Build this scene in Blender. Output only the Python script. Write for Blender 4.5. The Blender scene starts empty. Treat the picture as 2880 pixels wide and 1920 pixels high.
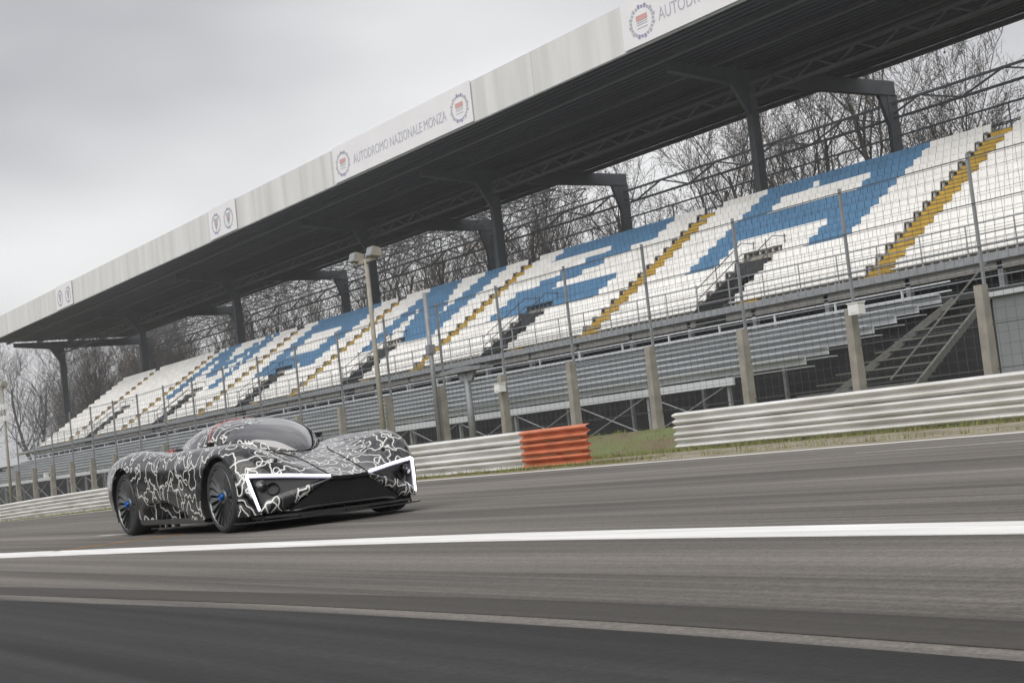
import bpy, bmesh, math, random
import numpy as np
from mathutils import Vector, Matrix
R = math.radians
random.seed(7)
SC = bpy.context.scene
COL = SC.collection

# ------------------------------------------------------------------ camera
CAM_H, TH, PITCH, ROLL = 0.55, R(35.15), math.atan(287 / 4000), R(6.3)
st, ct = math.sin(TH), math.cos(TH)
fwd = Vector((st * math.cos(PITCH), ct * math.cos(PITCH), math.sin(PITCH)))
rgt = Vector((ct, -st, 0)); upv = rgt.cross(fwd)
ix = rgt * math.cos(ROLL) - upv * math.sin(ROLL)
iu = rgt * math.sin(ROLL) + upv * math.cos(ROLL)
cam = bpy.data.objects.new('camera', bpy.data.cameras.new('camera'))
COL.objects.link(cam)
cam.matrix_world = Matrix(((ix.x, iu.x, -fwd.x, 0), (ix.y, iu.y, -fwd.y, 0), (ix.z, iu.z, -fwd.z, CAM_H), (0, 0, 0, 1)))
cam.data.sensor_width = 36; cam.data.lens = 50.0
cam.data.clip_start = 0.05; cam.data.clip_end = 4000
SC.camera = cam

# ------------------------------------------------------------------ sky, sun, exposure
SUN_EL, SUN_AZ = R(42), R(245)
w = bpy.data.worlds.new('World'); SC.world = w; w.use_nodes = True
nt = w.node_tree; nt.nodes.clear()
def wn(t, **k):
    n = nt.nodes.new(t)
    for a, b in k.items(): setattr(n, a, b)
    return n
sky = wn('ShaderNodeTexSky', sky_type='NISHITA', sun_disc=False, sun_elevation=SUN_EL, sun_rotation=SUN_AZ)
sky.dust_density = 4.0; sky.air_density = 1.0
bg1 = wn('ShaderNodeBackground'); bg1.inputs['Strength'].default_value = 0.05
nt.links.new(sky.outputs[0], bg1.inputs['Color'])
tc = wn('ShaderNodeTexCoord'); mp = wn('ShaderNodeMapping'); mp.inputs['Scale'].default_value = (1.0, 1.0, 2.6); mp.inputs['Location'].default_value = (1, 5, 2)
nt.links.new(tc.outputs['Generated'], mp.inputs['Vector'])
ns = wn('ShaderNodeTexNoise'); ns.inputs['Scale'].default_value = 1.6; ns.inputs['Detail'].default_value = 3.5; ns.inputs['Roughness'].default_value = .5
nt.links.new(mp.outputs[0], ns.inputs['Vector'])
cr = wn('ShaderNodeValToRGB'); cr.color_ramp.elements[0].position = .36; cr.color_ramp.elements[0].color = (.52, .52, .545, 1)
cr.color_ramp.elements[1].position = .61; cr.color_ramp.elements[1].color = (.94, .94, .945, 1)
nt.links.new(ns.outputs['Fac'], cr.inputs['Fac'])
bg2 = wn('ShaderNodeBackground'); bg2.inputs['Strength'].default_value = 0.64
nt.links.new(cr.outputs[0], bg2.inputs['Color'])
mix = wn('ShaderNodeMixShader'); mix.inputs[0].default_value = .93
nt.links.new(bg1.outputs[0], mix.inputs[1]); nt.links.new(bg2.outputs[0], mix.inputs[2])
wo = wn('ShaderNodeOutputWorld'); nt.links.new(mix.outputs[0], wo.inputs['Surface'])
sun = bpy.data.objects.new('sun', bpy.data.lights.new('sun', 'SUN')); COL.objects.link(sun)
sun.data.energy = 1.5; sun.data.angle = R(70); sun.data.color = (1, .97, .93)
sun.rotation_euler = (Vector((math.sin(SUN_AZ) * math.cos(SUN_EL), math.cos(SUN_AZ) * math.cos(SUN_EL), math.sin(SUN_EL)))).to_track_quat('Z', 'Y').to_euler()
SC.view_settings.view_transform = 'Standard'; SC.view_settings.look = 'None'
SC.view_settings.exposure = 0.70; SC.view_settings.gamma = 1.0; SC.view_settings.use_curve_mapping = False
SC.cycles.max_bounces = 6; SC.cycles.diffuse_bounces = 3; SC.cycles.glossy_bounces = 3; SC.cycles.volume_bounces = 0
SC.cycles.transparent_max_bounces = 6; SC.cycles.sample_clamp_indirect = 6

# ------------------------------------------------------------------ materials
MATS = {}
def mat(name, col, rough=.6, metal=0., var=.12, scale=4., stretch=(1, 1, 1), bump=0., bscale=60., coat=0., spec=.5, detail=4., dirt=None):
    """procedural material: noise-varied base colour, optional fine bump and dirt colour"""
    m = bpy.data.materials.new(name); m.use_nodes = True; MATS[name] = m
    t = m.node_tree; b = t.nodes['Principled BSDF']; L = t.links.new
    tcn = t.nodes.new('ShaderNodeTexCoord'); mpn = t.nodes.new('ShaderNodeMapping'); mpn.inputs['Scale'].default_value = stretch
    L(tcn.outputs['Object'], mpn.inputs['Vector'])
    nz = t.nodes.new('ShaderNodeTexNoise'); nz.inputs['Scale'].default_value = scale; nz.inputs['Detail'].default_value = detail
    L(mpn.outputs[0], nz.inputs['Vector'])
    rmp = t.nodes.new('ShaderNodeValToRGB')
    lo = [max(0, c * (1 - var)) for c in col]; hi = [min(1, c * (1 + var)) for c in col]
    rmp.color_ramp.elements[0].position = .32; rmp.color_ramp.elements[1].position = .68
    rmp.color_ramp.elements[0].color = (*(dirt or lo), 1); rmp.color_ramp.elements[1].color = (*hi, 1)
    L(nz.outputs['Fac'], rmp.inputs['Fac']); L(rmp.outputs[0], b.inputs['Base Color'])
    b.inputs['Roughness'].default_value = rough; b.inputs['Metallic'].default_value = metal
    b.inputs['Specular IOR Level'].default_value = spec
    if coat: b.inputs['Coat Weight'].default_value = coat; b.inputs['Coat Roughness'].default_value = .04
    if bump:
        n2 = t.nodes.new('ShaderNodeTexNoise'); n2.inputs['Scale'].default_value = bscale; n2.inputs['Detail'].default_value = 4
        L(mpn.outputs[0], n2.inputs['Vector'])
        bp = t.nodes.new('ShaderNodeBump'); bp.inputs['Strength'].default_value = bump; bp.inputs['Distance'].default_value = .01
        L(n2.outputs['Fac'], bp.inputs['Height']); L(bp.outputs[0], b.inputs['Normal'])
    return m
def M(n): return MATS[n]
mat('grass_ground', (.095, .125, .042), .95, var=.35, scale=.9, bump=.6, bscale=9, dirt=(.15, .115, .07))
mat('verge_dirt', (.27, .24, .19), .95, var=.25, scale=1.3, bump=.4, bscale=25, dirt=(.15, .13, .075))
mat('line_paint', (.88, .88, .87), .7, var=.05, scale=2.2, stretch=(6, .35, 1), bump=.3, bscale=160, detail=8, dirt=(.66, .655, .64))
mat('line_paint_worn', (.36, .36, .355), .8, var=.25, scale=5)
mat('line_orange', (.34, .19, .06), .8, var=.3, scale=5)
mat('galvanised', (.76, .76, .755), .45, .12, var=.05, scale=1.6, stretch=(1, .5, 2.5), bump=.2, bscale=9, dirt=(.58, .57, .54))
mat('rail_orange', (.54, .17, .085), .5, var=.18, scale=3, bump=.15, bscale=14)
mat('rail_post', (.16, .16, .15), .7, .3)
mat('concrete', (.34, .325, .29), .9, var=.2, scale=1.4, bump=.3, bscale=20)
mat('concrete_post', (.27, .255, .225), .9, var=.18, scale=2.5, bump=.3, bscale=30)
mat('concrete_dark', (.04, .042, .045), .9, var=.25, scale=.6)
mat('fascia', (.635, .64, .64), .85, var=.05, scale=1.1, stretch=(1, 1, .07), detail=6, dirt=(.54, .542, .535))
mat('banner', (.74, .74, .76), .7, var=.03, scale=.5)
mat('print_blue', (.27, .26, .40), .7, var=.08)
mat('print_lilac', (.43, .43, .50), .7, var=.08)
mat('print_red', (.58, .33, .32), .7, var=.08)
mat('print_grey', (.40, .41, .46), .7, var=.08)
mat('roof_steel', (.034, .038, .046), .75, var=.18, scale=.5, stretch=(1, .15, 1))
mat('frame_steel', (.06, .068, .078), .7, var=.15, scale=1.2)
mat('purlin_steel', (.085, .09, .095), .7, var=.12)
mat('rail_steel', (.30, .315, .33), .55, .4, var=.15)
mat('wire', (.11, .115, .12), .6, .5, var=.1)
mat('seat_white', (.84, .835, .82), .45, var=.06, scale=.9, dirt=(.75, .74, .71))
mat('seat_blue', (.075, .195, .345), .5, var=.10, scale=.9)
mat('stair_yellow', (.52, .33, .045), .75, var=.16, scale=2.5)
mat('stair_dark', (.085, .08, .07), .9)
mat('bench_alu', (.58, .605, .63), .45, .3, var=.12, scale=.8, stretch=(1, .25, 1))
mat('bark', (.05, .044, .037), .95, var=.3, scale=3)
mat('twig', (.055, .050, .045), .95, var=.25, scale=2)
mat('dry_leaf', (.17, .115, .07), .9, var=.35, scale=1)
mat('blade', (.13, .165, .045), .9, var=.45, scale=1.5, dirt=(.20, .165, .075))
mat('lamp_grey', (.24, .25, .265), .5, .2)
mat('mast_beige', (.30, .28, .235), .8)
mat('white_box', (.74, .74, .73), .5, var=.04)
mat('cabin_grey', (.19, .205, .215), .7, var=.12, scale=.6)
mat('lens', (.30, .32, .33), .15, .2, var=.05)
# asphalt: bitumen and stone speckle with lengthwise wear from tyres
def asphalt(name, a, b_, speck=.6, brown=(1.03, .95, .86)):
    m = bpy.data.materials.new(name); m.use_nodes = True; MATS[name] = m
    t = m.node_tree; bs = t.nodes['Principled BSDF']; L = t.links.new
    tcn = t.nodes.new('ShaderNodeTexCoord')
    def noise(sx, sy, sc, det):
        mpn = t.nodes.new('ShaderNodeMapping'); mpn.inputs['Scale'].default_value = (sx, sy, 1); L(tcn.outputs['Object'], mpn.inputs['Vector'])
        n = t.nodes.new('ShaderNodeTexNoise'); n.inputs['Scale'].default_value = sc; n.inputs['Detail'].default_value = det; L(mpn.outputs[0], n.inputs['Vector']); return n
    n1 = noise(2.2, .035, 1.0, 6); n1.inputs['Roughness'].default_value = .68
    n2 = noise(.10, .04, 1.0, 3); n3 = noise(1, 1, 70, 2); n4 = noise(9, .12, 1.0, 3)
    def mth(op, x, y):
        k = t.nodes.new('ShaderNodeMath'); k.operation = op
        for i, v in enumerate((x, y)):
            if isinstance(v, (int, float)): k.inputs[i].default_value = v
            else: L(v, k.inputs[i])
        return k.outputs[0]
    s = mth('ADD', mth('MULTIPLY', n1.outputs['Fac'], .50), mth('ADD', mth('MULTIPLY', n2.outputs['Fac'], .22), mth('MULTIPLY', n4.outputs['Fac'], .28)))
    r = t.nodes.new('ShaderNodeValToRGB'); r.color_ramp.elements[0].position = .42; r.color_ramp.elements[1].position = .59
    r.color_ramp.elements[0].color = (a * brown[0], a * brown[1], a * brown[2], 1); r.color_ramp.elements[1].color = (b_ * brown[0], b_ * brown[1], b_ * brown[2], 1)
    L(s, r.inputs['Fac'])
    mx = t.nodes.new('ShaderNodeMix'); mx.data_type = 'RGBA'; mx.blend_type = 'MULTIPLY'; mx.inputs[0].default_value = speck
    L(r.outputs[0], mx.inputs[6])
    n5 = noise(1, 1, 22, 3); spk = mth('ADD', mth('MULTIPLY', n3.outputs['Fac'], .6), mth('MULTIPLY', n5.outputs['Fac'], .4))
    r3 = t.nodes.new('ShaderNodeValToRGB'); r3.color_ramp.elements[0].position = .34; r3.color_ramp.elements[1].position = .66
    r3.color_ramp.elements[0].color = (.35, .35, .35, 1); r3.color_ramp.elements[1].color = (1.35, 1.35, 1.35, 1)
    L(spk, r3.inputs['Fac']); L(r3.outputs[0], mx.inputs[7]); L(mx.outputs[2], bs.inputs['Base Color'])
    bs.inputs['Roughness'].default_value = .82; bs.inputs['Specular IOR Level'].default_value = .35
    bp = t.nodes.new('ShaderNodeBump'); bp.inputs['Strength'].default_value = .35; bp.inputs['Distance'].default_value = .006
    L(n3.outputs['Fac'], bp.inputs['Height']); L(bp.outputs[0], bs.inputs['Normal'])
    return m
asphalt('asphalt', .085, .235)
asphalt('asphalt_new', .019, .056, speck=.5, brown=(.97, .98, 1.02))
asphalt('asphalt_patch', .045, .075, speck=.3)

# ------------------------------------------------------------------ mesh helpers
class MB:
    def __init__(s): s.v = []; s.f = []; s.m = []; s.cm = 0
    def add(s, vs, fs):
        o = len(s.v); s.v.extend([tuple(p) for p in vs]); s.f.extend([tuple(i + o for i in f) for f in fs]); s.m.extend([s.cm] * len(fs)); return s
    def box(s, x0, x1, y0, y1, z0, z1):
        return s.add([(x0, y0, z0), (x1, y0, z0), (x1, y1, z0), (x0, y1, z0), (x0, y0, z1), (x1, y0, z1), (x1, y1, z1), (x0, y1, z1)],
                     [(0, 3, 2, 1), (4, 5, 6, 7), (0, 1, 5, 4), (1, 2, 6, 5), (2, 3, 7, 6), (3, 0, 4, 7)])
    def bar(s, a, b, wd, hd=None, up=(0, 0, 1)):
        a, b = Vector(a), Vector(b); d = (b - a).normalized(); u = Vector(up)
        if abs(d.dot(u)) > .98: u = Vector((1, 0, 0))
        x = d.cross(u).normalized(); y = x.cross(d); hd = wd if hd is None else hd
        q = [x * sx * wd / 2 + y * sy * hd / 2 for sx, sy in ((-1, -1), (1, -1), (1, 1), (-1, 1))]
        return s.add([a + k for k in q] + [b + k for k in q], [(3, 2, 1, 0), (4, 5, 6, 7), (0, 1, 5, 4), (1, 2, 6, 5), (2, 3, 7, 6), (3, 0, 4, 7)])
    def tube(s, pts, rad, n=6, cap=True):
        pts = [Vector(p) for p in pts]; rs = rad if isinstance(rad, (list, tuple)) else [rad] * len(pts)
        o = len(s.v); ref = None; vs = []
        for i, p in enumerate(pts):
            d = (pts[min(i + 1, len(pts) - 1)] - pts[max(i - 1, 0)]).normalized()
            if ref is None: ref = d.orthogonal().normalized()
            ref = (ref - d * ref.dot(d)).normalized(); b = d.cross(ref)
            vs += [p + (ref * math.cos(2 * math.pi * k / n) + b * math.sin(2 * math.pi * k / n)) * rs[i] for k in range(n)]
        fs = [(i * n + k, i * n + (k + 1) % n, (i + 1) * n + (k + 1) % n, (i + 1) * n + k) for i in range(len(pts) - 1) for k in range(n)]
        if cap: fs += [tuple(range(n - 1, -1, -1)), tuple(range((len(pts) - 1) * n, len(pts) * n))]
        return s.add(vs, fs)
    def prism(s, poly, axis, a, b):
        """closed polygon (2d) extruded along axis x/y/z from a to b"""
        def P(q, t): return {'x': (t, q[0], q[1]), 'y': (q[0], t, q[1]), 'z': (q[0], q[1], t)}[axis]
        n = len(poly)
        return s.add([P(q, a) for q in poly] + [P(q, b) for q in poly],
                     [tuple(range(n)), tuple(range(2 * n - 1, n - 1, -1))] + [(i, i + n, (i + 1) % n + n, (i + 1) % n) for i in range(n)])
    def lathe(s, prof, n=48, axis='y', cx=0, cz=0):
        """profile [(axial, radius)] turned round the y axis at (cx, cz)"""
        k = len(prof)
        vs = [(cx + r * math.cos(2 * math.pi * i / n), a, cz + r * math.sin(2 * math.pi * i / n)) for i in range(n) for a, r in prof]
        return s.add(vs, [(i * k + j, i * k + j + 1, ((i + 1) % n) * k + j + 1, ((i + 1) % n) * k + j) for i in range(n) for j in range(k - 1)])
    def mesh(s, name, mats, smooth=False):
        me = bpy.data.meshes.new(name); me.from_pydata(s.v, [], s.f)
        for m_ in (mats if isinstance(mats, (list, tuple)) else [mats]): me.materials.append(M(m_) if isinstance(m_, str) else m_)
        if any(s.m): me.polygons.foreach_set('material_index', s.m)
        if smooth: me.polygons.foreach_set('use_smooth', [True] * len(me.polygons))
        me.update(); return me
    def build(s, name, mats, parent=None, smooth=False, recalc=False):
        me = s.mesh(name, mats, smooth)
        if recalc:
            b = bmesh.new(); b.from_mesh(me); bmesh.ops.recalc_face_normals(b, faces=b.faces); b.to_mesh(me); b.free()
        return link(name, me, parent)
def link(name, me, parent=None):
    o = bpy.data.objects.new(name, me); COL.objects.link(o)
    if parent is not None: o.parent = parent
    return o
def empty(name, loc=(0, 0, 0), rz=0, parent=None):
    o = bpy.data.objects.new(name, None); COL.objects.link(o); o.location = loc; o.rotation_euler = (0, 0, rz); o.empty_display_size = .2
    if parent is not None: o.parent = parent
    return o
def tag(o, label=None, cat=None, group=None, kind=None):
    if label: o['label'] = label
    if cat: o['category'] = cat
    if group: o['group'] = group
    if kind: o['kind'] = kind
    return o

# ------------------------------------------------------------------ the ground
def sm(t): t = max(0., min(1., t)); return t * t * (3 - 2 * t)
def dip(y): return -min(.5, 2.4e-4 * max(0., y - 22) ** 2)
def zg(x, y): return dip(y) + .55 * sm((x - 21.6) / 2.8)
YS = [-300, -120, -60, -30, -10, 0, 5, 10, 15, 20, 22] + list(range(24, 72, 2)) + list(range(72, 160, 8)) + [180, 240, 350, 600, 1200]
def sheet(name, xs, mat_, dz, ys=YS, parent=None):
    b = MB(); n = len(xs)
    b.add([(x, y, zg(x, y) + dz) for y in ys for x in xs], [(j * n + i, j * n + i + 1, (j + 1) * n + i + 1, (j + 1) * n + i) for j in range(len(ys) - 1) for i in range(n - 1)])
    return tag(b.build(name, mat_, parent, smooth=True), kind='structure')
sheet('ground', [-900, -60, 0, 14, 17, 20, 21.6, 22.1, 22.6, 23, 23.4, 23.9, 24.4, 26, 60, 200, 900], 'grass_ground', -.006)
road = sheet('race_track', [-60, -20, 0, 3, 6, 9, 12, 15.42], 'asphalt', .0)
sheet('dirt_verge', [15.42, 16.0, 16.75], 'verge_dirt', .0)
sheet('gravel_verge', [16.75, 18.5, 20.45], 'verge_dirt', .0, ys=[-10, 0, 5, 10, 15, 20, 21])
sheet('dirt_path', [18.3, 19.4, 20.2], 'verge_dirt', .0, ys=[21, 22, 24, 26, 28, 30])
def strip(name, L_, R_, mat_, dz, nsub=6):
    """flat strip between two polylines of the same length"""
    b = MB()
    def rs(P):
        if P[0][1] == P[-1][1] or abs(P[0][1] - P[-1][1]) < .5: return [np.array(p, float) for p in P]
        Q = sorted(P, key=lambda p: p[1]); yy = np.linspace(Q[0][1], Q[-1][1], 90); xx = np.interp(yy, [q[1] for q in Q], [q[0] for q in Q])
        k_ = np.ones(5) / 5; xs_ = np.convolve(np.pad(xx, 2, mode='edge'), k_, 'valid'); return [np.array((a, c)) for a, c in zip(xs_, yy)]
    A = rs(L_); B = rs(R_); n = len(A)
    b.add([(p[0], p[1], zg(p[0], p[1]) + dz) for p in A] + [(p[0], p[1], zg(p[0], p[1]) + dz) for p in B], [(i, i + 1, n + i + 1, n + i) for i in range(n - 1)])
    for E_ in (A, B):     # the film's edge down to the road
        b.add([(p[0], p[1], zg(p[0], p[1]) + dz) for p in E_] + [(p[0], p[1], zg(p[0], p[1]) - .003) for p in E_], [(i, i + 1, n + i + 1, n + i) for i in range(n - 1)])
    return tag(b.build(name, mat_), kind='structure')
strip('asphalt_patch_strip', [(1.2, 20), (2.0, 14), (2.49, 9.53), (2.75, 6.17), (2.88, 4.26), (2.90, 3), (2.89, 2.14), (2.88, -6)],
      [(.85, 20), (1.75, 14), (2.24, 9.3), (2.52, 5.65), (2.60, 3.87), (2.61, 2.71), (2.57, 1.9), (2.5, -6)], 'asphalt_patch', .003)
strip('asphalt_resurfaced', [(.66, 20), (1.58, 14), (2.10, 8.7), (2.40, 5.39), (2.475, 3.69), (2.49, 2.61), (2.45, 1.85), (2.36, -6)],
      [(-30, 20), (-30, 14), (-30, 8.7), (-30, 5.39), (-30, 3.69), (-30, 2.61), (-30, 1.85), (-30, -6)], 'asphalt_new', .004)
strip('track_line', [(2.9, 22), (4.096, 15.576), (4.444, 12.645), (4.691, 10.434), (4.904, 8.769), (5.034, 7.377), (5.089, 5.193), (5.079, 3.694), (5.05, -4)],
      [(2.55, 22), (3.60, 15.576), (4.0, 12.5), (4.32, 10.3), (4.52, 8.7), (4.645, 7.2), (4.668, 5.0), (4.651, 3.5), (4.62, -4)], 'line_paint', .004)
strip('edge_line', [(15.42, 9), (15.42, 30), (15.42, 60), (15.42, 140)], [(15.24, 9), (15.24, 30), (15.24, 60), (15.24, 140)], 'line_paint', .006, 12)
strip('faint_line', [(12.6, 5), (12.95, 11.6)], [(12.53, 5), (12.93, 11.6)], 'line_paint_worn', .004, 2)
strip('orange_mark', [(4.2, 14.12), (4.8, 14.22), (5.6, 14.26)], [(4.2, 14.02), (4.8, 14.12), (5.6, 14.18)], 'line_orange', .004, 3)
strip('white_dash', [(5.62, 17.2), (5.80, 15.4)], [(5.74, 17.2), (5.94, 15.4)], 'line_paint_worn', .004, 2)
rnd = random.Random(3); b = MB()
def tuft(b, x, y, h, sp):
    z = zg(x, y) - .008
    for _ in range(5):
        a = rnd.uniform(0, 6.28); l = rnd.uniform(.4, 1) * h; dx, dy = math.cos(a), math.sin(a); px, py = x + rnd.uniform(-sp, sp), y + rnd.uniform(-sp, sp); wd = .008
        b.add([(px - dy * wd, py + dx * wd, z), (px + dy * wd, py - dx * wd, z), (px + dx * l * .5, py + dy * l * .5, z + l)], [(0, 1, 2)])
for _ in range(5200):
    y = rnd.uniform(10, 34); x = rnd.choice([rnd.gauss(20.75, .18), rnd.uniform(17.1, 24.6), rnd.gauss(16.7, .15)])
    if (18.2 < x < 20.3 or (y < 20.5 and x < 20.5)) and rnd.random() < .88: continue
    if y < 20.5 and 20.3 < x < 21.3 and rnd.random() < .45: continue
    tuft(b, x, y, rnd.uniform(.05, .16), .10)
for _ in range(2600):
    y = rnd.uniform(34, 75); tuft(b, rnd.gauss(16.65, .2), y, rnd.uniform(.06, .16), .15)
tag(b.build('grass', 'blade'), 'short green and straw coloured grass along the guard rails', 'grass', kind='stuff')

# ------------------------------------------------------------------ guard rails
WPROF = [(0, 0), (-.10, .030), (-.125, .060), (-.105, .082), (-.012, .125), (-.012, .148), (-.10, .178), (-.125, .208), (-.105, .232), (0, .264)]
def wbeam(path, z0, taper=0.):
    """corrugated beam swept along path [(x, y)] with its lower edge z0 over the ground"""
    b = MB(); pr = WPROF + [(p[0] + .012, p[1]) for p in reversed(WPROF)]; n = len(pr); vs = []
    for i, (x, y) in enumerate(path):
        vs += [(x + px, y, dip(y) + z0 + pz) for px, pz in pr]
    fs = [(i * n + k, (i + 1) * n + k, (i + 1) * n + (k + 1) % n, i * n + (k + 1) % n) for i in range(len(path) - 1) for k in range(n)]
    fs += [tuple(range(n)), tuple(range((len(path) - 1) * n, len(path) * n)[::-1])]
    return b.add(vs, fs)
def guard_rail(x, ya, yb, label, top, orange=None, seg=4.3, flare=None):
    g = empty('guard_rail', (0, 0, 0)); tag(g, label, 'guard rail', 'steel guard rails')
    cuts = []; y = ya
    if orange: cuts.append((ya, ya + orange, True)); y = ya + orange
    while y < yb: cuts.append((y, min(y + seg, yb), False)); y += seg
    h = .27; z = [top - h * (k + 1) - .003 * k for k in range(3)]
    for (a, c, o) in cuts:
        nn = max(2, int((c - a) / 1.4) + 1)
        path = [[x - (.004 if o else 0), a + (c - a) * i / (nn - 1)] for i in range(nn)]
        if flare:
            for p in path: p[0] += flare * max(0., 1 - (p[1] - ya) / 1.6) ** 2
        for zz in z:
            q = wbeam(path, zz).build('beam', 'rail_orange' if o else 'galvanised', g, smooth=False)
            if o: q['label'] = 'orange painted end piece of a beam'
        for yy in [a + .3, (a + c) / 2] if c < 70 else [a + .3]:
            xo = x + (flare or 0) * max(0., 1 - (yy - ya) / 1.6) ** 2 + .02
            MB().box(xo, xo + .12, yy - .04, yy + .04, dip(yy) - .1, dip(yy) + top - .04).build('post', 'rail_post', g)
    return g
guard_rail(17.0, 21.95, 135, 'long silver three-beam guard rail ending in an orange section behind the car', .80, orange=2.15, flare=.08)
guard_rail(21.15, 4.0, 24.05, 'silver three-beam guard rail set back beyond the grass gap', .845)

# ------------------------------------------------------------------ the grandstand
GS = tag(empty('grandstand', (50, 90, 0)), 'long roofed grandstand with white and blue seats behind the track', 'grandstand')
GS_OFF = Vector((-50, -90, 0))
def gpart(b, name, mats, parent=None, smooth=False, label=None, kind=None):
    o = b.build(name, mats, GS if parent is None else parent, smooth)
    if parent is None: o.location = GS_OFF
    if label: o['label'] = label
    if kind: o['kind'] = kind
    return o
XA, XB, NR = 45.0, 55.3, 15
RD, RH = (XB - XA) / NR, .4525
def ztread(r): return 5.50 + RH * r
Y0, Y1 = 26.0, 154.2
STAIRS = [38.2, 57.5, 74.8, 92.0, 109.2, 127.5, 143.0]
VOMS = [48.0, 66.2, 83.4, 100.6, 118.3, 136.5]
VW = 1.05
for r in range(NR):
    b = MB(); iv = [(Y0, Y1)]
    if r < 5:
        iv = []; y = Y0
        for v in VOMS: iv.append((y, v - VW)); y = v + VW
        iv.append((y, Y1))
    for a, c in iv: b.box(XA + r * RD, XA + (r + 1) * RD + .02, a, c, ztread(r) - .5, ztread(r))
    gpart(b, 'tier_step', 'concrete')
# edge beam under the first row, gallery, rear walls
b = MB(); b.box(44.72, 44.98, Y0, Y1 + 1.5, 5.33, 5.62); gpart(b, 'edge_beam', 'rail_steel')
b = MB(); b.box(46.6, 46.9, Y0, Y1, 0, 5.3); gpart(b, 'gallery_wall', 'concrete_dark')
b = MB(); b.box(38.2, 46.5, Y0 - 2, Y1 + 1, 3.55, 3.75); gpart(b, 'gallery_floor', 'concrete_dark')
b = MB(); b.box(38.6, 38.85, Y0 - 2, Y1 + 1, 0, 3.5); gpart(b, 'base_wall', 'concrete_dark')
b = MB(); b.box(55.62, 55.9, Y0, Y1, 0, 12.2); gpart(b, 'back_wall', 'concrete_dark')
y = 28.
while y < Y1 + 2:
    b = MB(); b.box(45.0, 45.22, y - .11, y + .11, 3.75, 5.33); gpart(b, 'gallery_post', 'rail_steel'); y += 4.3
for z in (4.30, 4.75, 5.08):
    b = MB(); b.tube([(44.75, Y0, z), (44.75, Y1 + 1, z)], .028, 6); gpart(b, 'gallery_rail', 'rail_steel')
# balustrade along the first row
for z in (5.98, 6.38, 6.80):
    b = MB(); b.tube([(44.82, Y0, z), (44.82, Y1 + 6, z)], .026, 6); gpart(b, 'balustrade_rail', 'rail_steel')
y = Y0 + 1
while y < Y1 + 6:
    b = MB(); b.tube([(44.82, y, 5.55), (44.82, y, 6.82)], .03, 6); gpart(b, 'balustrade_post', 'rail_steel'); y += 2.15
b = MB(); b.box(44.7, 47.5, Y1 + 1.5, Y1 + 6.2, 5.35, 5.55); gpart(b, 'end_landing', 'concrete')
# back fence behind the last row
for z in (12.75, 13.55):
    b = MB(); b.tube([(56.6, Y0, z), (56.6, Y1, z)], .03, 5); gpart(b, 'back_rail', 'frame_steel')
y = Y0
while y < Y1:
    b = MB(); b.bar((56.6, y, 12.0), (56.6, y, 13.6), .05); gpart(b, 'back_rail_post', 'frame_steel'); y += 2.6
# ---- seats
def letter_blue(y, r):
    if not 5 <= r <= 14: return False
    if 42.3 < y < 53.35: return y > 50.9 or y < 45.2 or r >= 13 or 8 <= r <= 10                       # A
    if 60.6 < y < 71.6: return r >= 13 or r <= 7 or abs(y - (63.0 + (12 - r) * 1.6)) < 2.15             # Z
    if 78.0 < y < 88.1: return y > 85.9 or y < 80.6 or abs(y - (85.6 - (14 - r) * .52)) < 1.9           # N
    if 95.4 < y < 105.9: return y > 103.2 or y < 98.1 or r >= 12 or r <= 7                             # O
    if 113.3 < y < 125.4: return y > 123.1 or y < 115.6 or (r >= 8 and abs(abs(y - 119.35) - (r - 8) * .62) < 1.3)  # M
    return False
SW, PITCHY = .40, .43
def seat_shape(b, x, y, z):
    pr = [(.10, .34), (.42, .31), (.47, .36), (.545, .70), (.58, .70), (.52, .30), (.44, .25), (.10, .29)]
    b.prism([(x + p, z + q) for p, q in pr], 'y', y - SW / 2, y + SW / 2)
    b.box(x + .30, x + .38, y - .05, y + .05, z - .01, z + .28)
spots = []; rnd = random.Random(11)
edges = [Y0] + STAIRS + [Y1]
for r in range(NR):
    for a, c in zip(edges[:-1], edges[1:]):
        n = int((c - a - 1.25) / PITCHY); s0 = (a + c) / 2 - (n - 1) * PITCHY / 2
        for i in range(n):
            y = s0 + i * PITCHY
            if r < 6 and any(abs(y - v) < VW + .25 for v in VOMS): continue
            blue = letter_blue(y, r)
            if blue and 113 < y < 126 and rnd.random() < .07: blue = False
            elif blue and rnd.random() < .004: blue = False
            spots.append((r, y, blue))
sb = {}
for bl in (0, 1):
    b = MB(); seat_shape(b, 0, 0, 0); sb[bl] = b.mesh('seat', 'seat_blue' if bl else 'seat_white')
vis = sorted([s for s in spots if s[1] > .698 * (XA + s[0] * RD)], key=lambda s: (XA + s[0] * RD) ** 2 + s[1] ** 2)
near = set(vis[:300])
for (r, y, bl) in vis[:300]:
    o = link('seat', sb[int(bl)], GS); o.location = GS_OFF + Vector((XA + r * RD, y, ztread(r) + .004))
b = MB()
for (r, y, bl) in spots:
    if (r, y, bl) in near: continue
    b.cm = int(bl); seat_shape(b, XA + r * RD, y, ztread(r) + .004)
gpart(b, 'seat_rows', ['seat_white', 'seat_blue'], kind='stuff')
# ---- stair flights
for ys in STAIRS:
    b = MB()
    for k in range(int(NR * 2) - 1):
        if k == 27: continue
        x = XA + .02 + k * RD / 2; z = ztread(0) + k * RH / 2
        b.cm = 0; b.box(x + .003, x + RD / 2 - .003, ys - .56, ys + .56, z, z + .185)
        b.cm = 1; b.box(x + .05, x + RD / 2 + .05, ys - .555, ys + .555, z + .187, z + .222)
    gpart(b, 'stair_flight', ['stair_yellow', 'stair_dark'])
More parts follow.
